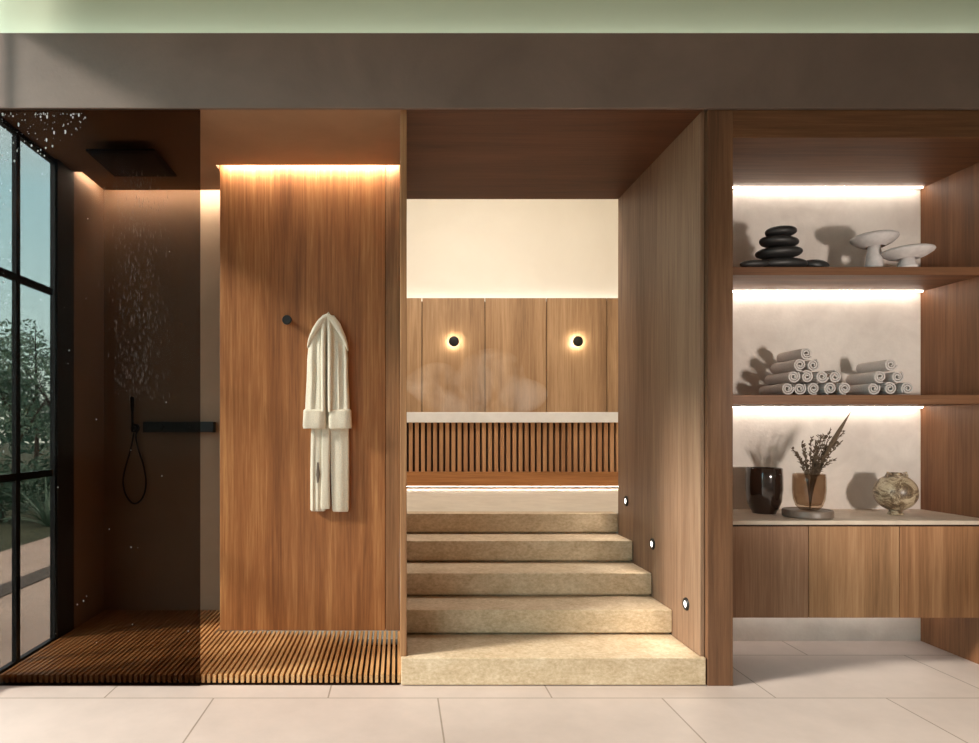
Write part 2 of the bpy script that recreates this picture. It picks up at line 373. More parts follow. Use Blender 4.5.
t = thing('wall_cabinet', 'floating oak cabinet with three flush doors under the shelves', 'cabinet', (2.42, .45, .285))
obj('body', B((1.677, 3.168, .224, Y_NICHE, .285, .776)), 'dark_wood', t)
obj('light_strip', B((1.70, 3.14, Y_NICHE-.085, Y_NICHE-.072, .278, .2848)), 'led_low', t)
for i, (a, b, mm) in enumerate(((1.678, 2.178, 'oak_door1'), (2.182, 2.66, 'oak_door2'), (2.664, 3.167, 'oak_door3'))):
    obj('door', B((a, b, .203, .223, .283, .768)), mm, t, bevel=.0015)
tag(obj('countertop', B((1.676, 3.169, .195, Y_NICHE, .778, .80)), 'counter', None, (2.42, .45, .778), bevel=.002), 'thin beige stone countertop on the floating oak cabinet', 'countertop')

# ------------------------------------------------------------------ stairs
t = thing('staircase', 'five broad beige travertine steps inside the oak passage', 'stairs', (.78, 0, 0))
fr = [0, Yk(.90), Yk(.833), Yk(.77), Yk(.721)]
for i, y in enumerate(fr):
    x0 = .016 if i == 0 else .046
    z0, z1 = .14*i, .14*(i+1)
    y1 = fr[i+1]+.08 if i < 4 else 1.40
    bm = B((.046, 1.523, y+.028, y1, z0+.001 if i else 0, z1-.01))
    if i == 0:
        box(bm, x0, 1.540, y, .028, z0+.004, z1); box(bm, .046, 1.523, .028, y1, z0+.004, z1)
    else:
        box(bm, x0, 1.523, y, y1, z0+.014, z1)
    obj('step', bm, 'stone', t, bevel=.004)
for xx, yy, lab in ((626.5, 501, 'small round step light near the top of the stairs'), (652.8, 544, 'small round step light halfway up the stairs'), (686.5, 604, 'small round step light nearest the foot of the stairs')):
    k = (xx-398)/305.0
    q = Vector((1.525, Yk(k), CH+(430-yy)/(200*k)))
    s = thing('step_light', lab, 'step light', q, 'step lights on the passage wall')
    bm = bmesh.new(); lathe(bm, [(.018, -.003), (.018, -.009), (.030, -.009), (.034, -.004), (.034, 0), (.0, 0)], q, 24, 'X'); obj('bezel', bm, 'black', s, smooth=True)
    l = bpy.data.lights.new('step_lamp', 'SPOT'); l.energy = 3.2; l.spot_size = math.radians(150); l.spot_blend = .8; l.shadow_soft_size = .015; l.color = (1, .92, .80)
    lo = bpy.data.objects.new('step_lamp', l); C.objects.link(lo); lo.location = q+Vector((-.012, 0, 0)); lo.rotation_euler = Vector((-1, -.15, -.45)).to_track_quat('-Z', 'Y').to_euler()
    bm = bmesh.new(); lathe(bm, [(.0, -.004), (.0, -.0075), (.019, -.0065), (.019, -.004)], q, 24, 'X'); obj('lens', bm, 'lens', s, smooth=True)

# ------------------------------------------------------------------ steam room
t = thing('spa_bench', 'built-in bench with dark slatted front and white stone top', 'bench', (.8, 3.3, .70))
obj('plinth', B((-1.58, 3.18, 3.25, 3.74, .70, .727)), 'dark_wood', t)
obj('base_board', B((-1.58, 3.18, 3.08, 3.74, .735, .875)), wood('bench_board', 'X', srgb(142, 92, 54), srgb(178, 122, 74), srgb(200, 148, 98), seed=2.9), t, bevel=.002)
bm = bmesh.new(); n = 0
x = -.25
while x < 2.4:
    box(bm, x, x+.037, 3.10, 3.14, .875, 1.352); x += .0592
obj('slat_front', bm, 'slat', t, bevel=.002)
obj('backing', B((-1.58, 3.18, 3.14, 3.72, .875, 1.352)), 'dark_wood', t)
obj('stone_top', B((-1.58, 3.18, 3.06, 3.74, 1.352, 1.452)), 'ledge', t, bevel=.004)
obj('light_strip', B((-1.5, 3.1, 3.14, 3.16, .7275, .734)), 'led_bench', t)
t = thing('wood_cladding', 'row of pale oak panels above the white bench top', 'wall cladding', (.8, 3.62, 1.452))
YC = 3.60; kc = D0/(D0+YC)
edges = [-1.2, (360-398)/(200*kc), (422-398)/(200*kc), (485-398)/(200*kc), (546.5-398)/(200*kc), (607-398)/(200*kc), (669-398)/(200*kc), 3.1]
for i, (a, b) in enumerate(zip(edges, edges[1:])):
    obj('panel', B((a+.004, b-.004, YC, YC+.03, 1.453, 2.66)), wood('cladding_oak', 'Z', srgb(136, 104, 74), srgb(166, 131, 96), srgb(190, 155, 118), seed=20+i*3.7), t, bevel=.003)
obj('backing', B((-1.2, 3.1, YC+.031, YC+.045, 1.453, 2.63)), 'dark_wood', t)
tag(obj('cove_light', B((-1.3, 3.1, 3.68, 3.70, 2.60, 2.62)), 'led_wall', None, (.8, 3.69, 2.6)), 'light strip behind the cladding top washing the white wall', 'light strip')
for xx, yy, lab in ((453.5, 342, 'round black backlit sconce on the cladding nearer the shower side'), (576.5, 342, 'round black backlit sconce on the cladding nearer the shelves')):
    q = Vector(((xx-398)/(200*kc), YC, CH+(430-yy)/(200*kc)))
    s = thing('wall_sconce', lab, 'sconce', q, 'backlit sconces on the wood cladding')
    bm = bmesh.new(); lathe(bm, [(0, 0), (.02, 0), (.02, -.05), (0, -.05)], q, 20, 'Y'); obj('stem', bm, 'black', s, smooth=True)
    bm = bmesh.new(); lathe(bm, [(0, -.0505), (.052, -.0505), (.055, -.056), (.05, -.066), (.02, -.072), (0, -.072)], q, 32, 'Y'); obj('disc', bm, 'black', s, smooth=True)
    bm = bmesh.new(); lathe(bm, [(.022, -.0435), (.022, -.0495), (.044, -.0495), (.044, -.0435)], q, 32, 'Y'); obj('glow_ring', bm, 'sconce_glow', s, smooth=True)
# steam
bm = bmesh.new()
for c, r_ in (((.62, 3.40, 1.62), (.46, .13, .22)), ((.95, 3.42, 1.85), (.34, .12, .28)), ((.35, 3.42, 1.75), (.3, .11, .22)), ((1.2, 3.41, 1.63), (.36, .12, .2))):
    ellipsoid(bm, c, r_, 3, .08, int(c[0]*100))
st = obj('steam', bm, 'steam', None, (.8, 3.4, 1.5))
tag(st, 'thin white steam drifting in front of the pale oak panels', 'steam', kind='stuff')
rm = st.modifiers.new('join', 'REMESH'); rm.mode = 'VOXEL'; rm.voxel_size = .04

# ------------------------------------------------------------------ shower
t = thing('shower_deck', 'slatted teak shower deck running under the smoked glass', 'deck', (-1, .6, 0))
bm = bmesh.new(); x = XL+.012
while x < .005:
    y1 = Y_SHOWER-.004 if x < -1.1 else Y_PANEL-.004
    box(bm, x, x+.0155, .012, y1, .012, .052); x += .0281
obj('slat_surface', bm, 'deck', t)
obj('bearer', B((XL+.005, .008, .06, .10, .001, .012), (XL+.005, .008, .60, .64, .001, .012), (XL+.005, -1.1, 1.1, 1.14, .001, .012)), 'dark_wood', t)
obj('drain_tray', B((XL+.003, .008, .01, Y_PANEL-.004, .0002, .001), (XL+.003, -1.1, Y_PANEL-.004, Y_SHOWER-.004, .0002, .001)), 'dark_wood', t)
t = tag(obj('shower_screen', B((XL+.002, -.99, -.006, .006, .003, TOP)), 'smoked', None, (-1.5, 0, 0)), 'tall brown smoked glass screen standing before the shower', 'glass screen')

# rain shower head
kx = .862
hx, hy, hz = -1.535, Yk(kx), CH+308/200
t = thing('rain_shower_head', 'large square black rain shower head under the soffit', 'shower head', (hx, hy, TOP))
obj('plate', B((hx-.19, hx+.19, hy-.185, hy+.185, hz, hz+.014)), 'blackm', t, bevel=.003)
obj('spray_face', B((hx-.17, hx+.17, hy-.165, hy+.165, hz-.004, hz+.001)), 'black', t, bevel=.002)
bm = bmesh.new(); lathe(bm, [(0, hz+.016), (.04, hz+.016), (.035, TOP-.012), (.06, TOP-.008), (.06, TOP), (0, TOP)], (hx, hy, 0), 24); obj('ceiling_stem', bm, 'black', t, smooth=True)
# falling water, drops on the glass
rnd = random.Random(3)
bm = bmesh.new()
for i in range(520):
    xx = hx+rnd.gauss(.03, .075); yy = hy+rnd.uniform(-.1, .1)
    z = rnd.uniform(1.45, 2.75); h = rnd.uniform(.012, .04); r_ = rnd.uniform(.0014, .0027)
    lathe(bm, [(0, z), (r_, z+h*.25), (r_*.8, z+h*.5), (0, z+h)], (xx, yy, 0), 5)
tag(obj('falling_water', bm, 'water', None, (hx, hy, 1.4), smooth=True), 'fine streaks of water falling below the rain shower head', 'water', kind='stuff')
bm = bmesh.new()
for i in range(120):
    u = rnd.random()**1.7
    xx = XL+.03+u*.42; z = TOP-.02-rnd.random()**2.2*(.34 if u > .12 else 1.6)*(1.15-u)
    r_ = rnd.choice((.0012, .0016, .002, .003, .0048))
    ellipsoid(bm, (xx, -.0062, z), (r_, r_*.5, r_*rnd.uniform(1.0, 2.6)), 1)
for i in range(24):
    xx = XL+rnd.uniform(.03, .98); z = rnd.uniform(.2, 2.85); r_ = rnd.uniform(.0012, .003)
    ellipsoid(bm, (xx, -.0062, z), (r_, r_*.5, r_*1.4), 1)
tag(obj('glass_droplets', bm, 'water', None, (-1.8, -.006, 2.5), smooth=True), 'water droplets clinging to the top corner of the smoked glass', 'water droplets', kind='stuff')

# mixer bar and hand shower
ks = .732
a = px(146, 427, ks); b = px(216, 427, ks)
zb = CH+3/146.4
t = thing('shower_mixer', 'black horizontal shower mixer bar on the back wall', 'shower mixer', (a.x, Y_SHOWER, zb))
obj('bar', B((a.x, b.x, Y_SHOWER-.06, Y_SHOWER-.001, zb-.036, zb+.036)), 'black', t, bevel=.004)
for xx in (.12, .30):
    bm = bmesh.new(); lathe(bm, [(0, -.092), (.024, -.092), (.026, -.06), (0, -.06)], (a.x+xx, Y_SHOWER, zb), 24, 'Y'); obj('control_knob', bm, 'black', t, smooth=True)
q = px(135.5, 428, ks)
t = thing('hand_shower', 'slim black hand shower with a looped hose beside the mixer', 'hand shower', (q.x, Y_SHOWER, q.z))
bm = bmesh.new(); lathe(bm, [(0, .002), (.03, .002), (.03, -.012), (.014, -.016), (.014, -.05), (0, -.05)], (q.x, Y_SHOWER, q.z), 20, 'Y'); obj('wall_bracket', bm, 'black', t, smooth=True)
bm = bmesh.new(); tube(bm, [(q.x, Y_SHOWER-.05, q.z-.03), (q.x, Y_SHOWER-.05, q.z+.1), (q.x, Y_SHOWER-.052, q.z+.15), (q.x, Y_SHOWER-.055, q.z+.21)], [.008, .009, .013, .013], 12); obj('handle', bm, 'black', t, smooth=True)
hp = [(136, 433), (133, 450), (128, 468), (126, 482), (129, 495), (136, 503), (144, 498), (147.5, 484), (145, 466), (140, 450), (137.5, 436), (141, 429)]
P_ = [px(u, v_, ks) for u, v_ in hp]
sm = []
for i in range(len(P_)-1):
    p0, p1, p2, p3 = P_[max(i-1, 0)], P_[i], P_[i+1], P_[min(i+2, len(P_)-1)]
    for s_ in range(5):
        w = s_/5
        sm.append(.5*((2*p1)+(p2-p0)*w+(2*p0-5*p1+4*p2-p3)*w*w+(3*p1-p0-3*p2+p3)*w**3))
sm.append(P_[-1])
sm = [Vector((v_.x, Y_SHOWER-.035-.012*math.sin(i/len(sm)*PI*2), v_.z)) for i, v_ in enumerate(sm)]
bm = bmesh.new(); tube(bm, sm, .006, 8); obj('hose', bm, 'black', t, smooth=True)

# black hook on the panel
q = px(288, 321, .817)
t = thing('wall_hook', 'small round black hook on the oak panel beside the robe', 'hook', (q.x, Y_PANEL, q.z))
bm = bmesh.new(); lathe(bm, [(0, 0), (.014, 0), (.012, -.03), (0, -.03)], (q.x, Y_PANEL, q.z), 20, 'Y'); obj('stem', bm, 'black', t, smooth=True)
bm = bmesh.new(); lathe(bm, [(0, -.03), (.026, -.03), (.029, -.034), (.029, -.044), (.026, -.048), (0, -.048)], (q.x, Y_PANEL, q.z), 28, 'Y'); obj('knob', bm, 'black', t, smooth=True)

# ------------------------------------------------------------------ bathrobe
def rpx(x, y, d=0.0):                       # point d in front of the oak panel at the pixel's direction on the panel plane
    v_ = px(x, y, .817); return Vector((v_.x, Y_PANEL-d, v_.z))
rt = thing('bathrobe', 'cream cotton bathrobe hanging folded on the oak panel', 'bathrobe', tuple(rpx(327, 330, 0)))
def drape(rows, n=40, folds=None, flat=.35):
    """rows: (y, x left, x right, depth back, depth front, fold depth, phase)"""
    rings = []
    for (y, xl, xr, d0, d1, fd, ph) in rows:
        cx, hw = (xl+xr)/2, (xr-xl)/2; ring = []
        for k in range(n):
            a = 2*PI*k/n
            ca, sa = math.cos(a), math.sin(a)
            u = math.copysign(abs(ca)**.55, ca); v_ = math.copysign(abs(sa)**.55, sa)
            d = (d0+d1)/2+(d1-d0)/2*v_
            if sa > 0: d += fd*math.sin(u*folds+ph)*(1-u*u)**.5
            ring.append(rpx(cx+hw*u, y, d))
        rings.append(ring)
    bm = bmesh.new(); loft(bm, rings); return bm
obj('body', drape([(316, 322, 333, .004, .02, 0, 0), (324, 316, 339, .003, .03, .002, 0), (338, 310, 345, .003, .035, .003, .2), (360, 309, 347, .003, .035, .004, .4), (400, 309, 347, .003, .035, .004, .4), (428, 310, 348, .003, .036, .004, .5)], folds=6), 'robe', rt, smooth=True)
obj('skirt', drape([(420, 310.5, 326, .004, .040, .003, 0), (440, 310, 325, .004, .046, .005, .3), (470, 309.5, 325, .004, .048, .006, .5), (495, 309.5, 325, .004, .048, .006, .7), (509, 309.5, 325, .004, .046, .006, .8), (510.5, 310.5, 324, .008, .04, .004, .8)], folds=8), 'robe', rt, smooth=True)
obj('skirt', drape([(420, 328.5, 347.5, .004, .040, .003, 1), (440, 329, 348, .004, .046, .003, 1), (470, 329.5, 348, .004, .046, .003, 1.2), (509, 331, 348, .004, .046, .003, 1.4), (511, 332, 347, .008, .04, .002, 1.4)], folds=5), 'robe', rt, smooth=True)
tie = obj('belt', drape([(424, 321.5, 329, .034, .05, 0, 0), (445, 321, 329.5, .035, .056, .001, 0), (475, 321, 329, .035, .056, .001, .5), (505, 320, 329.5, .035, .055, .001, .9), (508, 320.5, 329, .036, .05, 0, .9)], n=20, folds=3), 'robe', rt, smooth=True)
obj('inner_flap', drape([(462, 316.6, 318, .046, .053, 0, 0), (474, 315.6, 319.6, .045, .057, 0, 0), (482, 316.6, 318, .046, .053, 0, 0)], n=16, folds=2), plain('robe_knot_dark', srgb(120, 108, 98), .9, 0, .3, 120), rt, smooth=True)  # small knot in a darker colour than the robe cloth
for s_, sx in ((-1, 1), (1, -1)):
    c0 = 327
    rows = [(326, 3, 9, .030, .045, 0, 0), (334, 2.5, 15, .030, .062, .003, .5), (345, 2.5, 18.5, .030, .070, .006, 1.0), (360, 2.0, 20, .030, .074, .008, 1.4), (380, 1.8, 20.5, .030, .076, .008, 1.8), (400, 1.8, 21.5, .030, .078, .006, 2.0), (413, 1.8, 22, .030, .078, .004, 2.1)]
    sl = obj('sleeve', drape([(y, c0-b_ if s_ < 0 else c0+a_, c0-a_ if s_ < 0 else c0+b_, d0, d1, fd, ph*s_) for (y, a_, b_, d0, d1, fd, ph) in rows], folds=7), 'robe', rt, smooth=True)
    rows = [(409.5, 1.6, 22.5, .028, .078, 0, 0), (411, 1.2, 23.5, .026, .088, .002, 0), (418, 1.2, 23.8, .026, .090, .003, 0), (426, 1.2, 24.2, .026, .090, .003, 0), (428.5, 1.8, 23.8, .030, .086, .002, 0)]
    obj('cuff', drape([(y, c0-b_ if s_ < 0 else c0+a_, c0-a_ if s_ < 0 else c0+b_, d0, d1, fd, ph) for (y, a_, b_, d0, d1, fd, ph) in rows], folds=4), 'robe', sl, smooth=True)
bm = bmesh.new()
pts = [rpx(307, 350, .05), rpx(309.5, 341, .064), rpx(314.5, 332, .072), rpx(320.5, 323, .074), rpx(327, 316, .070), rpx(333.5, 323, .074), rpx(340, 333, .072), rpx(345, 343, .064), rpx(347.5, 353, .05)]
rings = []
for i, p_ in enumerate(pts):
    d = (pts[min(i+1, 8)]-pts[max(i-1, 0)]).normalized(); nrm = Vector((-d.z, 0, d.x))
    wv = [.005, .012, .018, .021, .020, .021, .018, .012, .005][i]
    rings.append([p_+nrm*wv*math.cos(2*PI*k/14)+Vector((0, 1, 0))*(.02*math.sin(2*PI*k/14)) for k in range(14)])
loft(bm, rings); obj('hood', bm, 'robe', rt, smooth=True, subsurf=1)
for s_ in (-1, 1):
    bm = bmesh.new(); lap = [(326.5+s_*2.2, 320, .070), (326.5+s_*3.2, 335, .078), (326.5+s_*3.4, 360, .081), (326.5+s_*3.2, 390, .082), (326.5+s_*3.2, 412, .084)]
    tube(bm, [rpx(a_, b_, c_) for a_, b_, c_ in lap], [.010, .014, .014, .013, .011], 12); obj('lapel', bm, 'robe', rt, smooth=True)
bm = bmesh.new(); tube(bm, [rpx(325, 321, .02), rpx(325.5, 315, .012), rpx(327, 312.5, .004), rpx(328.5, 315, .012), rpx(329, 321, .02)], .004, 8); obj('hanging_loop', bm, 'robe', rt, smooth=True)

rt.location.x += .009

# ------------------------------------------------------------------ shelf things
# black pebbles on the top shelf
ZS1, ZS2, ZC = 2.162, 1.47, .80
def pebble(x0, x1, y0, y1, k, label, seed, tilt=0, ydepth=.8, rest=None):
    a, b_ = px(x0, y1, k), px(x1, y0, k)
    c = (a+b_)/2; rx, rz = (b_.x-a.x)/2, (b_.z-a.z)/2
    if rest is not None: c.z = rest+rz
    bm = bmesh.new(); g = bmesh.ops.create_icosphere(bm, subdivisions=4, radius=1)
    rot = Matrix.Rotation(math.radians(tilt), 3, 'Y'); rd = random.Random(seed); ph = rd.uniform(0, 6)
    for v_ in g['verts']:
        q_ = v_.co; s = 1+.06*math.sin(2*q_.x+ph)+.05*math.sin(3*q_.y+ph*2)
        zz = math.copysign(abs(q_.z)**.8, q_.z)
        v_.co = rot @ Vector((q_.x*rx*s, q_.y*rx*ydepth*s, zz*rz)) + c
    o = obj('pebble', bm, 'pebble', None, (c.x, c.y, c.z-rz), smooth=True)
    return tag(o, label, 'pebble', 'black stones on the top shelf')
kp = .905
z = ZS1
def hz_(y0, y1): return (y1-y0)/(200*kp)
pebble(754, 805, 255, 267, kp, 'widest black pebble lying at the bottom of the balanced stack', 1, 0, .55, z); z += hz_(255, 267)-.003
pebble(755, 801, 245, 257, kp, 'second lowest black pebble in the balanced stack', 2, -2, .62, z); z += hz_(245, 257)-.004
pebble(759, 797, 235.5, 246.5, kp, 'black pebble directly under the topmost one of the stack', 3, 3, .68, z); z += hz_(235.5, 246.5)-.004
pebble(765, 795, 226, 236.5, kp, 'smallest black pebble crowning the balanced stack', 4, -2, .75, z)
pebble(804, 829, 256, 267, .900, 'black pebble leaning on the stack on the mushroom side', 5, 8, .7, ZS1+.001)
pebble(740, 768, 259.5, 267, .920, 'flat black pebble in front of the stack beside the oak post', 6, -3, .5, ZS1)

def mushroom(xc, capx0, capx1, capy0, capy1, sx0, sx1, k, label, tilt):
    base = px(xc, 0, k); base.z = ZS1
    s = thing('ceramic_mushroom', label, 'ornament', base, 'white mushroom ornaments')
    a, b_ = px(capx0, capy1, k), px(capx1, capy0, k)
    cx, rr, z0, z1 = (a.x+b_.x)/2, (b_.x-a.x)/2, a.z, b_.z
    h = z1-z0
    prof = [(0, .35*h), (.30*rr, .12*h), (.45*rr, .02*h), (.72*rr, .22*h), (.95*rr, .52*h), (rr, .68*h), (.97*rr, .82*h), (.8*rr, .95*h), (.4*rr, 1.0*h), (0, .97*h)]
    bm = bmesh.new(); lathe(bm, prof, (0, 0, 0), 40)
    rot = Matrix.Rotation(math.radians(tilt), 3, 'Y')
    for v_ in bm.verts: v_.co = rot @ v_.co + Vector((cx, base.y, z0))
    obj('cap', bm, 'mush', s, smooth=True)
    w0 = (sx1-sx0)/2/(200*k); sc = px((sx0+sx1)/2, 0, k).x
    bm = bmesh.new(); lathe(bm, [(0, ZS1), (w0*1.0, ZS1), (w0*1.08, ZS1+.01), (w0*.92, ZS1+(z0-ZS1)*.5), (w0*.72, z0+h*.1), (w0*.6, z0+h*.3), (0, z0+h*.3)], (sc, base.y, 0), 28)
    obj('stem', bm, 'mush', s, smooth=True)
mushroom(874, 854, 895, 234, 247.5, 866.5, 881.5, .895, 'taller white mushroom ornament with the wider cap', -1.2)
mushroom(907, 885, 930, 248, 259.5, 899, 915.5, .915, 'shorter white mushroom ornament nearest the shelf end', -1.2)

# rolled towels
def towel_mesh(r_=.0388, length=.235):
    bm = bmesh.new(); turns = 2.3; n = 60
    t_ = .0088; r0 = .0065
    prof_o, prof_i = [], []
    for i in range(n+1):
        th = 2*PI*turns*i/n; rc = r0+(r_-t_/2-r0)*i/n
        th2 = th-2*PI*turns+PI*.4
        prof_o.append(((rc+t_/2*.9)*math.cos(th2), (rc+t_/2*.9)*math.sin(th2)))
        prof_i.append(((rc-t_/2*.9)*math.cos(th2), (rc-t_/2*.9)*math.sin(th2)))
    loop = prof_o+prof_i[::-1]
    for y, s in ((0, .93), (.004, .985), (.012, 1.0), (length-.012, 1.0), (length, .95)):
        pass
    ys = [0, .006, .02, length*.5, length-.02, length]
    V_ = [[bm.verts.new((u*(1 if 0 < j < 5 else .97), y, w*(1 if 0 < j < 5 else .97))) for u, w in loop] for j, y in enumerate(ys)]
    m_ = len(loop)
    for a_, b_ in zip(V_, V_[1:]):
        for i in range(m_):
            j = (i+1) % m_; bm.faces.new((a_[i], a_[j], b_[j], b_[i]))
    for ring in (V_[0], V_[-1]):
        for i in range(n):
            bm.faces.new((ring[i], ring[i+1], ring[m_-2-i], ring[m_-1-i]))
    return bm
tb = obj('rolled_towel', towel_mesh(), 'towel', None, (0, 0, 0), smooth=True)
KT = .905
R_ = .036
ordn = ['first', 'second', 'third', 'fourth', 'fifth']
def towels(rows, what, grp, first):
    global tb
    for ri, (y, xs) in enumerate(rows):
        for i, x in enumerate(xs):
            q_ = px(x, y, KT)
            zz = ZS2+.0395+[0, .066, .132, .196][ri]
            if len(rows) == 4 and ri == 3: row = 'topmost rolled towel crowning the %s' % what
            elif len(rows) == 3 and ri == 2: row = 'topmost rolled towel crowning the %s' % what
            else:
                rn = ['bottom row', 'second row', 'third row'][ri]
                end = 'nearest the post' if i == 0 else ('farthest from the post' if i == len(xs)-1 else '%s from the post' % ordn[i])
                row = 'rolled towel %s in the %s of the %s' % (end, rn, what)
            if first:
                o = tb; first = False; o.location = (q_.x, Yk(KT)+random.uniform(-.01, .015), zz)
            else:
                o = tb.copy(); C.objects.link(o); o.location = (q_.x, Yk(KT)+random.uniform(-.01, .02), zz)
            o.rotation_euler = (0, random.uniform(0, 6.28), 0)
            tag(o, row, 'towel', grp)
towels([(388, (787.5, 800.9, 814.4, 829.5, 844)), (376, (793.0, 807.3, 821.5, 836)), (363.5, (801, 815.5)), (351.5, (808.5,))], 'larger towel pyramid', 'rolled towels in the larger pyramid', True)
towels([(388, (873, 890, 907)), (375.5, (881.5, 898.5)), (363, (890,))], 'smaller towel pyramid', 'rolled towels in the smaller pyramid', False)

# vases on the counter
q = px(764, 0, .865); q.z = ZC
rv = 17.0/(200*.865); hv = .262
t = tag(obj('dark_vase', bmesh.new(), 'vase_dark', None, tuple(q)), 'glossy dark brown tumbler-shaped vase beside the oak post', 'vase')
bm = bmesh.new(); lathe(bm, [(0, 0), (rv*.62, 0), (rv*.66, .012), (rv*.78, .03), (rv*.93, .07), (rv, .14), (rv*.99, .21), (rv*.97, hv-.004), (rv*.94, hv), (rv*.90, hv-.004), (rv*.9, .2), (rv*.9, .08), (rv*.6, .03), (0, .03)], (0, 0, 0), 56)
bmesh.ops.recalc_face_normals(bm, faces=bm.faces); bm.to_mesh(t.data); bm.free()
for p_ in t.data.polygons: p_.use_smooth = True
t.data.set_sharp_from_angle(angle=math.radians(45))
kt = .905
q = px(807.5, 0, kt); q.z = ZC
rt_ = 22.5/(200*kt)
tq = thing('round_tray', 'flat round grey tray under the amber vase', 'tray', q)
bm = bmesh.new(); lathe(bm, [(0, 0), (rt_*.94, 0), (rt_, .006), (rt_, .036), (rt_*.97, .042), (rt_*.9, .042), (rt_*.88, .038), (0, .038)], q, 64); obj('dish', bm, 'tray', tq, smooth=True)
q = px(809, 0, kt); q.z = ZC+.0385
rv = 15/(200*kt); hv = .200
t = tag(obj('amber_vase', bmesh.new(), 'vase_amber', None, tuple(q)), 'translucent amber glass vase standing on the round tray', 'vase')
bm = bmesh.new(); lathe(bm, [(0, 0), (rv*.5, 0), (rv*.60, .005), (rv*.8, .025), (rv*.94, .06), (rv, .11), (rv*.99, .17), (rv*.97, hv), (rv*.92, hv), (rv*.9, .17), (rv*.91, .12), (rv*.86, .07), (rv*.7, .03), (0, .018)], (0, 0, 0), 56)
bmesh.ops.recalc_face_normals(bm, faces=bm.faces); bm.to_mesh(t.data); bm.free()
for p_ in t.data.polygons: p_.use_smooth = True
# dried sprig
sp = thing('dried_sprig', 'dried brown flower sprig with a long pointed blade standing in the amber vase', 'dried plant', (q.x, q.y, q.z+.02))
rnd = random.Random(11)
def leaflet(bm, c, d, ln, w):
    d = d.normalized(); s = d.orthogonal().normalized(); s = Matrix.Rotation(rnd.uniform(0, 6.28), 3, d) @ s; nn = d.cross(s)
    ring = lambda f, ww: [c+d*ln*f+s*ww*math.cos(2*PI*k/5)+nn*ww*.4*math.sin(2*PI*k/5) for k in range(5)]
    loft(bm, [ring(0, w*.3), ring(.35, w), ring(.7, w*.8), ring(1, w*.1)])
bms, bml = bmesh.new(), bmesh.new()
base = px(810, 509, kt)
tips = [(792, 449), (797, 443), (803, 447), (807, 438), (813, 437), (820, 437), (828, 433), (834, 431), (840, 432), (845, 431), (836, 443), (827, 450), (817, 446), (797, 454), (829, 460), (824, 430), (843, 440), (815, 456), (834, 437), (822, 443)]
for u, v_ in tips:
    tp = px(u, v_, kt); tp.y += rnd.uniform(-.06, .06)
    mid = px(810+(u-810)*.12, 466, kt)
    pts = []
    for i in range(9):
        w = i/8; pts.append((1-w)**2*base+2*w*(1-w)*mid+w*w*tp)
    tube(bms, pts, [.0028*(1-.6*i/8) for i in range(9)], 5)
    for _ in range(46):
        f = rnd.uniform(.42, 1.0)*8; i = min(int(f), 7); c = pts[i].lerp(pts[i+1], f-i)
        d = (pts[i+1]-pts[i]).normalized()+Vector((rnd.uniform(-1, 1), rnd.uniform(-1, 1), rnd.uniform(-.8, 1)))
        leaflet(bml, c, d, rnd.uniform(.012, .026), rnd.uniform(.0025, .0055))
obj('stems', bms, 'leaf_dry', sp, smooth=True); obj('foliage', bml, 'leaf_dry', sp, smooth=True)
bm = bmesh.new()
a_, b_, e_ = px(812, 480, kt), px(830, 445, kt), px(851, 411.5, kt)
pts = [(1-w)**2*a_+2*w*(1-w)*b_+w*w*e_ for w in [i/10 for i in range(11)]]
rings = []
for i, p_ in enumerate(pts):
    d = (pts[min(i+1, 10)]-pts[max(i-1, 0)]).normalized(); nrm = Vector((-d.z, 0, d.x)); ww = [.002, .003, .004, .006, .010, .013, .014, .012, .009, .005, .001][i]
    rings.append([p_+nrm*ww*math.cos(2*PI*k/8)+Vector((0, 1, 0))*ww*.3*math.sin(2*PI*k/8) for k in range(8)])
loft(bm, rings); obj('blade', bm, 'leaf_dry', sp, smooth=True)
# moon vase
kv = .88
q = px(895.5, 0, kv); q.z = ZC
mv = thing('moon_vase', 'round marbled beige ceramic vase on a small foot', 'vase', q)
rm_ = 18.8/(200*kv); zc = ZC+.022+rm_*.97
prof = [(0, ZC), (.036, ZC), (.040, ZC+.004), (.034, ZC+.014), (.030, ZC+.024)]
for i in range(1, 23):
    a = -PI/2+PI*i/24
    if rm_*math.cos(a) > .03 : prof.append((rm_*math.cos(a), zc+rm_*.98*math.sin(a)))
ztop = prof[-1][1]
prof += [(.028, ztop+.004), (.027, ztop+.012), (.031, ztop+.016), (.026, ztop+.016), (.022, ztop+.004), (0, ztop-.005)]
bm = bmesh.new(); lathe(bm, prof, (q.x, q.y, 0), 56); obj('body', bm, 'marble', mv, smooth=True)
for s_ in (-1, 1):
    bm = bmesh.new(); tube(bm, [(q.x+s_*.050, q.y-.01, ztop-.022), (q.x+s_*.056, q.y-.01, ztop+.002), (q.x+s_*.052, q.y-.01, ztop+.014), (q.x+s_*.034, q.y-.01, ztop+.008), (q.x+s_*.030, q.y-.01, ztop-.006)], .0085, 10); obj('handle', bm, 'marble', mv, smooth=True)

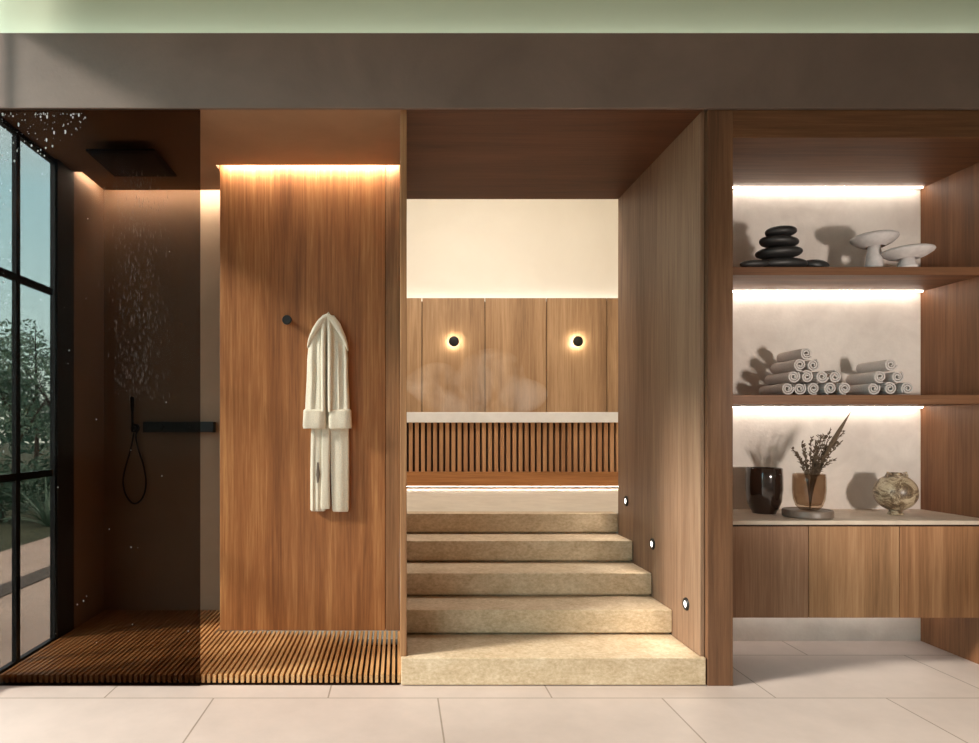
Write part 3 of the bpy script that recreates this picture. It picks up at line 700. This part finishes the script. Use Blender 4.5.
# ------------------------------------------------------------------ outside
struct('terrace', B((-4.24, XL-.06, -8, 16, -.2, -.02)), 'terrace', 'pale paved terrace outside the garden window', 'terrace')
struct('terrace_strip', B((-3.32, -3.08, -8, 16, -.019, -.012)), plain('terrace_grey', srgb(92, 90, 88), .8), 'grey strip running along the terrace', 'terrace')  # thin strip in a darker grey than the paving
struct('garden_ground', B((-60, -4.24, -30, 60, -.3, -.06)), plain('garden_soil', srgb(62, 74, 54), .95, 0, .3, 4), 'dark planted ground beyond the terrace', 'ground')
rnd = random.Random(21)
def leaf_cloud(bm, c, r_, n, size):
    for _ in range(n):
        d = Vector((rnd.gauss(0, 1), rnd.gauss(0, 1), rnd.gauss(0, 1))).normalized()
        p_ = Vector(c)+Vector((d.x*r_[0], d.y*r_[1], d.z*r_[2]))*(rnd.random()**.45)
        a = Vector((rnd.gauss(0, 1), rnd.gauss(0, 1), rnd.gauss(0, .6))).normalized(); b_ = a.orthogonal().normalized()
        b_ = Matrix.Rotation(rnd.uniform(0, 6.28), 3, a) @ b_; s = size*rnd.uniform(.6, 1.3)
        vs = [bm.verts.new(p_+a*s*u+b_*s*.38*w) for u, w in ((-1, 0), (-.2, 1), (1, 0), (-.2, -1))]
        bm.faces.new(vs)
def tree(name, x, y, h, r_, n, mat, label, cat, trunk=True, group=None):
    s = thing(name, label, cat, (x, y, -.06), group)
    bm = bmesh.new()
    tube(bm, [(x, y, -.06), (x+.04, y, h*.35), (x-.03, y+.05, h*.7)], [.07, .055, .03], 8)
    for i in range(5):
        a = i*1.3; tube(bm, [(x, y, h*(.3+.07*i)), (x+math.cos(a)*r_*.5, y+math.sin(a)*r_*.5, h*(.5+.07*i)), (x+math.cos(a)*r_*.8, y+math.sin(a)*r_*.8, h*(.62+.07*i))], [.03, .02, .008], 6)
    obj('trunk', bm, 'bark', s, smooth=True)
    bm = bmesh.new()
    for i in range(9):
        a = rnd.uniform(0, 6.28); q_ = rnd.uniform(.1, .75)*r_
        leaf_cloud(bm, (x+math.cos(a)*q_, y+math.sin(a)*q_, h*rnd.uniform(.45, .92)), (r_*.45, r_*.45, h*.12), n//9, .07)
    obj('foliage', bm, mat, s)
def at(xp, d):                       # ground point seen at pixel column xp, distance d along the view axis
    return ((xp-398)/660*d, d-D0)
for xp, d, h, r_, mat, nm, lab in ((14, 12.2, 3.1, .8, 'leaf', 'garden_tree', 'loose pale green tree seen through the window beside the mullion'),
                               (56, 14.4, 3.3, .9, 'leaf2', 'garden_tree', 'dark bushy tree seen through the window beside the dark pillar'),
                               (36, 18.5, 4.4, 1.5, 'leaf', 'garden_tree', 'taller hazy tree standing behind the nearer garden trees'),
                               (-22, 15.0, 3.6, 1.1, 'leaf2', 'garden_tree', 'dark tree at the outer edge of the garden view')):
    x, y = at(xp, d); tree(nm, x, y, h, r_, 1500, mat, lab, 'tree', True, 'garden trees beyond the terrace')
for i, (xp, d, lab) in enumerate(((2, 9.6, 'low dark shrub at the terrace edge near the mullion'), (52, 10.8, 'low dark shrub at the terrace edge near the dark pillar'))):
    x, y = at(xp, d); s = thing('shrub', lab, 'shrub', (x, y, -.06), 'low shrubs along the terrace')
    bm = bmesh.new(); leaf_cloud(bm, (x, y, .42), (.5, .5, .5), 900, .06); obj('foliage', bm, 'leaf2', s)
    bm = bmesh.new(); tube(bm, [(x, y, -.06), (x, y, .5)], [.03, .015], 6); obj('stem', bm, 'bark', s)
for i, (xp, d, sc, lab) in enumerate(((48, 9.2, .75, 'spiky agave-like plant with long leaves near the dark pillar'), (16, 11.6, .6, 'smaller spiky plant with long leaves near the window mullion'))):
    x, y = at(xp, d); bm = bmesh.new()
    for j in range(34):
        a = rnd.uniform(0, 6.28); el = rnd.uniform(.35, 1.35); ln = sc*rnd.uniform(.7, 1.25)
        rings = []
        for k in range(6):
            w = k/5; rr = math.cos(el)*ln*w; zz = math.sin(el)*ln*w-.35*ln*w*w*math.cos(el)
            p_ = Vector((x+math.cos(a)*rr, y+math.sin(a)*rr, -.06+max(zz, 0))); sd = Vector((-math.sin(a), math.cos(a), 0))*(.03*(1-w)+.003)
            up = Vector((0, 0, .006))
            rings.append([p_-sd, p_-up, p_+sd, p_+up])
        loft(bm, rings)
    tag(obj('spiky_plant', bm, 'leaf3', None, (x, y, -.06)), lab, 'plant', 'spiky plants along the terrace')
bm = bmesh.new(); 
for j in range(26):
    leaf_cloud(bm, (-13+rnd.uniform(-.8, .8), -4+j*1.6, rnd.uniform(.8, 1.8)), (1.2, 1.2, 1.0), 240, .16)
tag(obj('hedge', bm, 'leaf2', None, (-13, 15, -.06)), 'long dark hedge closing the garden behind the trees', 'hedge', kind='stuff')

# ------------------------------------------------------------------ light
w = bpy.data.worlds.new('sky'); S.world = w; w.use_nodes = True
nt = w.node_tree; nt.nodes.clear(); L = nt.links.new
o_ = nt.nodes.new('ShaderNodeOutputWorld'); bg = nt.nodes.new('ShaderNodeBackground')
tc = nt.nodes.new('ShaderNodeTexCoord'); sx = nt.nodes.new('ShaderNodeSeparateXYZ'); L(tc.outputs['Generated'], sx.inputs[0])
r = ramp(nt, [(.0, srgb(204, 220, 212)), (.10, srgb(188, 226, 232)), (.30, srgb(164, 214, 230)), (.5, srgb(212, 206, 202)), (1.0, srgb(214, 204, 198))]); L(sx.outputs['Z'], r.inputs[0]); L(r.outputs[0], bg.inputs[0])
bg.inputs[1].default_value = 4.4; L(bg.outputs[0], o_.inputs[0])
sun = bpy.data.lights.new('sun', 'SUN'); sun.energy = 5.8; sun.angle = math.radians(9); sun.color = (1, .89, .79)
so = bpy.data.objects.new('sun', sun); C.objects.link(so)
el, az = math.radians(30), math.radians(18)
so.rotation_euler = Vector((math.cos(el)*math.cos(az), math.cos(el)*math.sin(az), -math.sin(el))).to_track_quat('-Z', 'Y').to_euler()
so.location = (-6, -3, 6)
def area(name, loc, target, sx_, sy_, power, col, portal=False):
    l = bpy.data.lights.new(name, 'AREA'); l.shape = 'RECTANGLE'; l.size = sx_; l.size_y = sy_; l.energy = power; l.color = col
    if portal: l.cycles.is_portal = True
    o = bpy.data.objects.new(name, l); C.objects.link(o); o.location = loc
    o.rotation_euler = (Vector(target)-Vector(loc)).to_track_quat('-Z', 'Y').to_euler()
    return o
area('window_portal', (XL-.12, -2.8, 1.7), (0, -2.8, 1.7), 3.3, 5.6, 1, (1, 1, 1), True)
area('window_portal_shower', (XL-.12, .27, 1.45), (0, .27, 1.45), 2.85, .7, 1, (1, 1, 1), True)
area('steam_room_fill', (.8, 1.75, 4.15), (.8, 1.7, 0), 1.6, .6, 60, (1, .95, .89))  # unseen area light added as fill for bench top and landing
sp_ = bpy.data.lights.new('shelf_spot', 'SPOT'); sp_.energy = 235; sp_.spot_size = math.radians(46); sp_.spot_blend = .6; sp_.shadow_soft_size = .13; sp_.color = (1, .90, .80)
o = bpy.data.objects.new('shelf_spot', sp_); C.objects.link(o); o.location = (2.75, -2.7, 1.25)
o.rotation_euler = (Vector((2.6, .7, 1.6))-o.location).to_track_quat('-Z', 'Y').to_euler()

# ------------------------------------------------------------------ camera and view
cam = bpy.data.cameras.new('camera'); co = bpy.data.objects.new('camera', cam); C.objects.link(co)
co.location = (0, -D0, CH); co.rotation_euler = (PI/2, 0, 0)
cam.sensor_width = 36; cam.lens = 660/979*36; cam.shift_x = (489.5-398)/979; cam.shift_y = (430-371.5)/979
cam.clip_start = .05
S.camera = co
S.view_settings.view_transform = 'Standard'; S.view_settings.look = 'None'
S.view_settings.exposure = 0; S.view_settings.gamma = 1; S.view_settings.use_curve_mapping = False
S.cycles.use_denoising = True
S.cycles.max_bounces = 10; S.cycles.diffuse_bounces = 5; S.cycles.glossy_bounces = 4; S.cycles.transmission_bounces = 8; S.cycles.transparent_max_bounces = 24
S.cycles.volume_bounces = 1; S.cycles.sample_clamp_indirect = 6; S.cycles.caustics_reflective = False; S.cycles.caustics_refractive = False
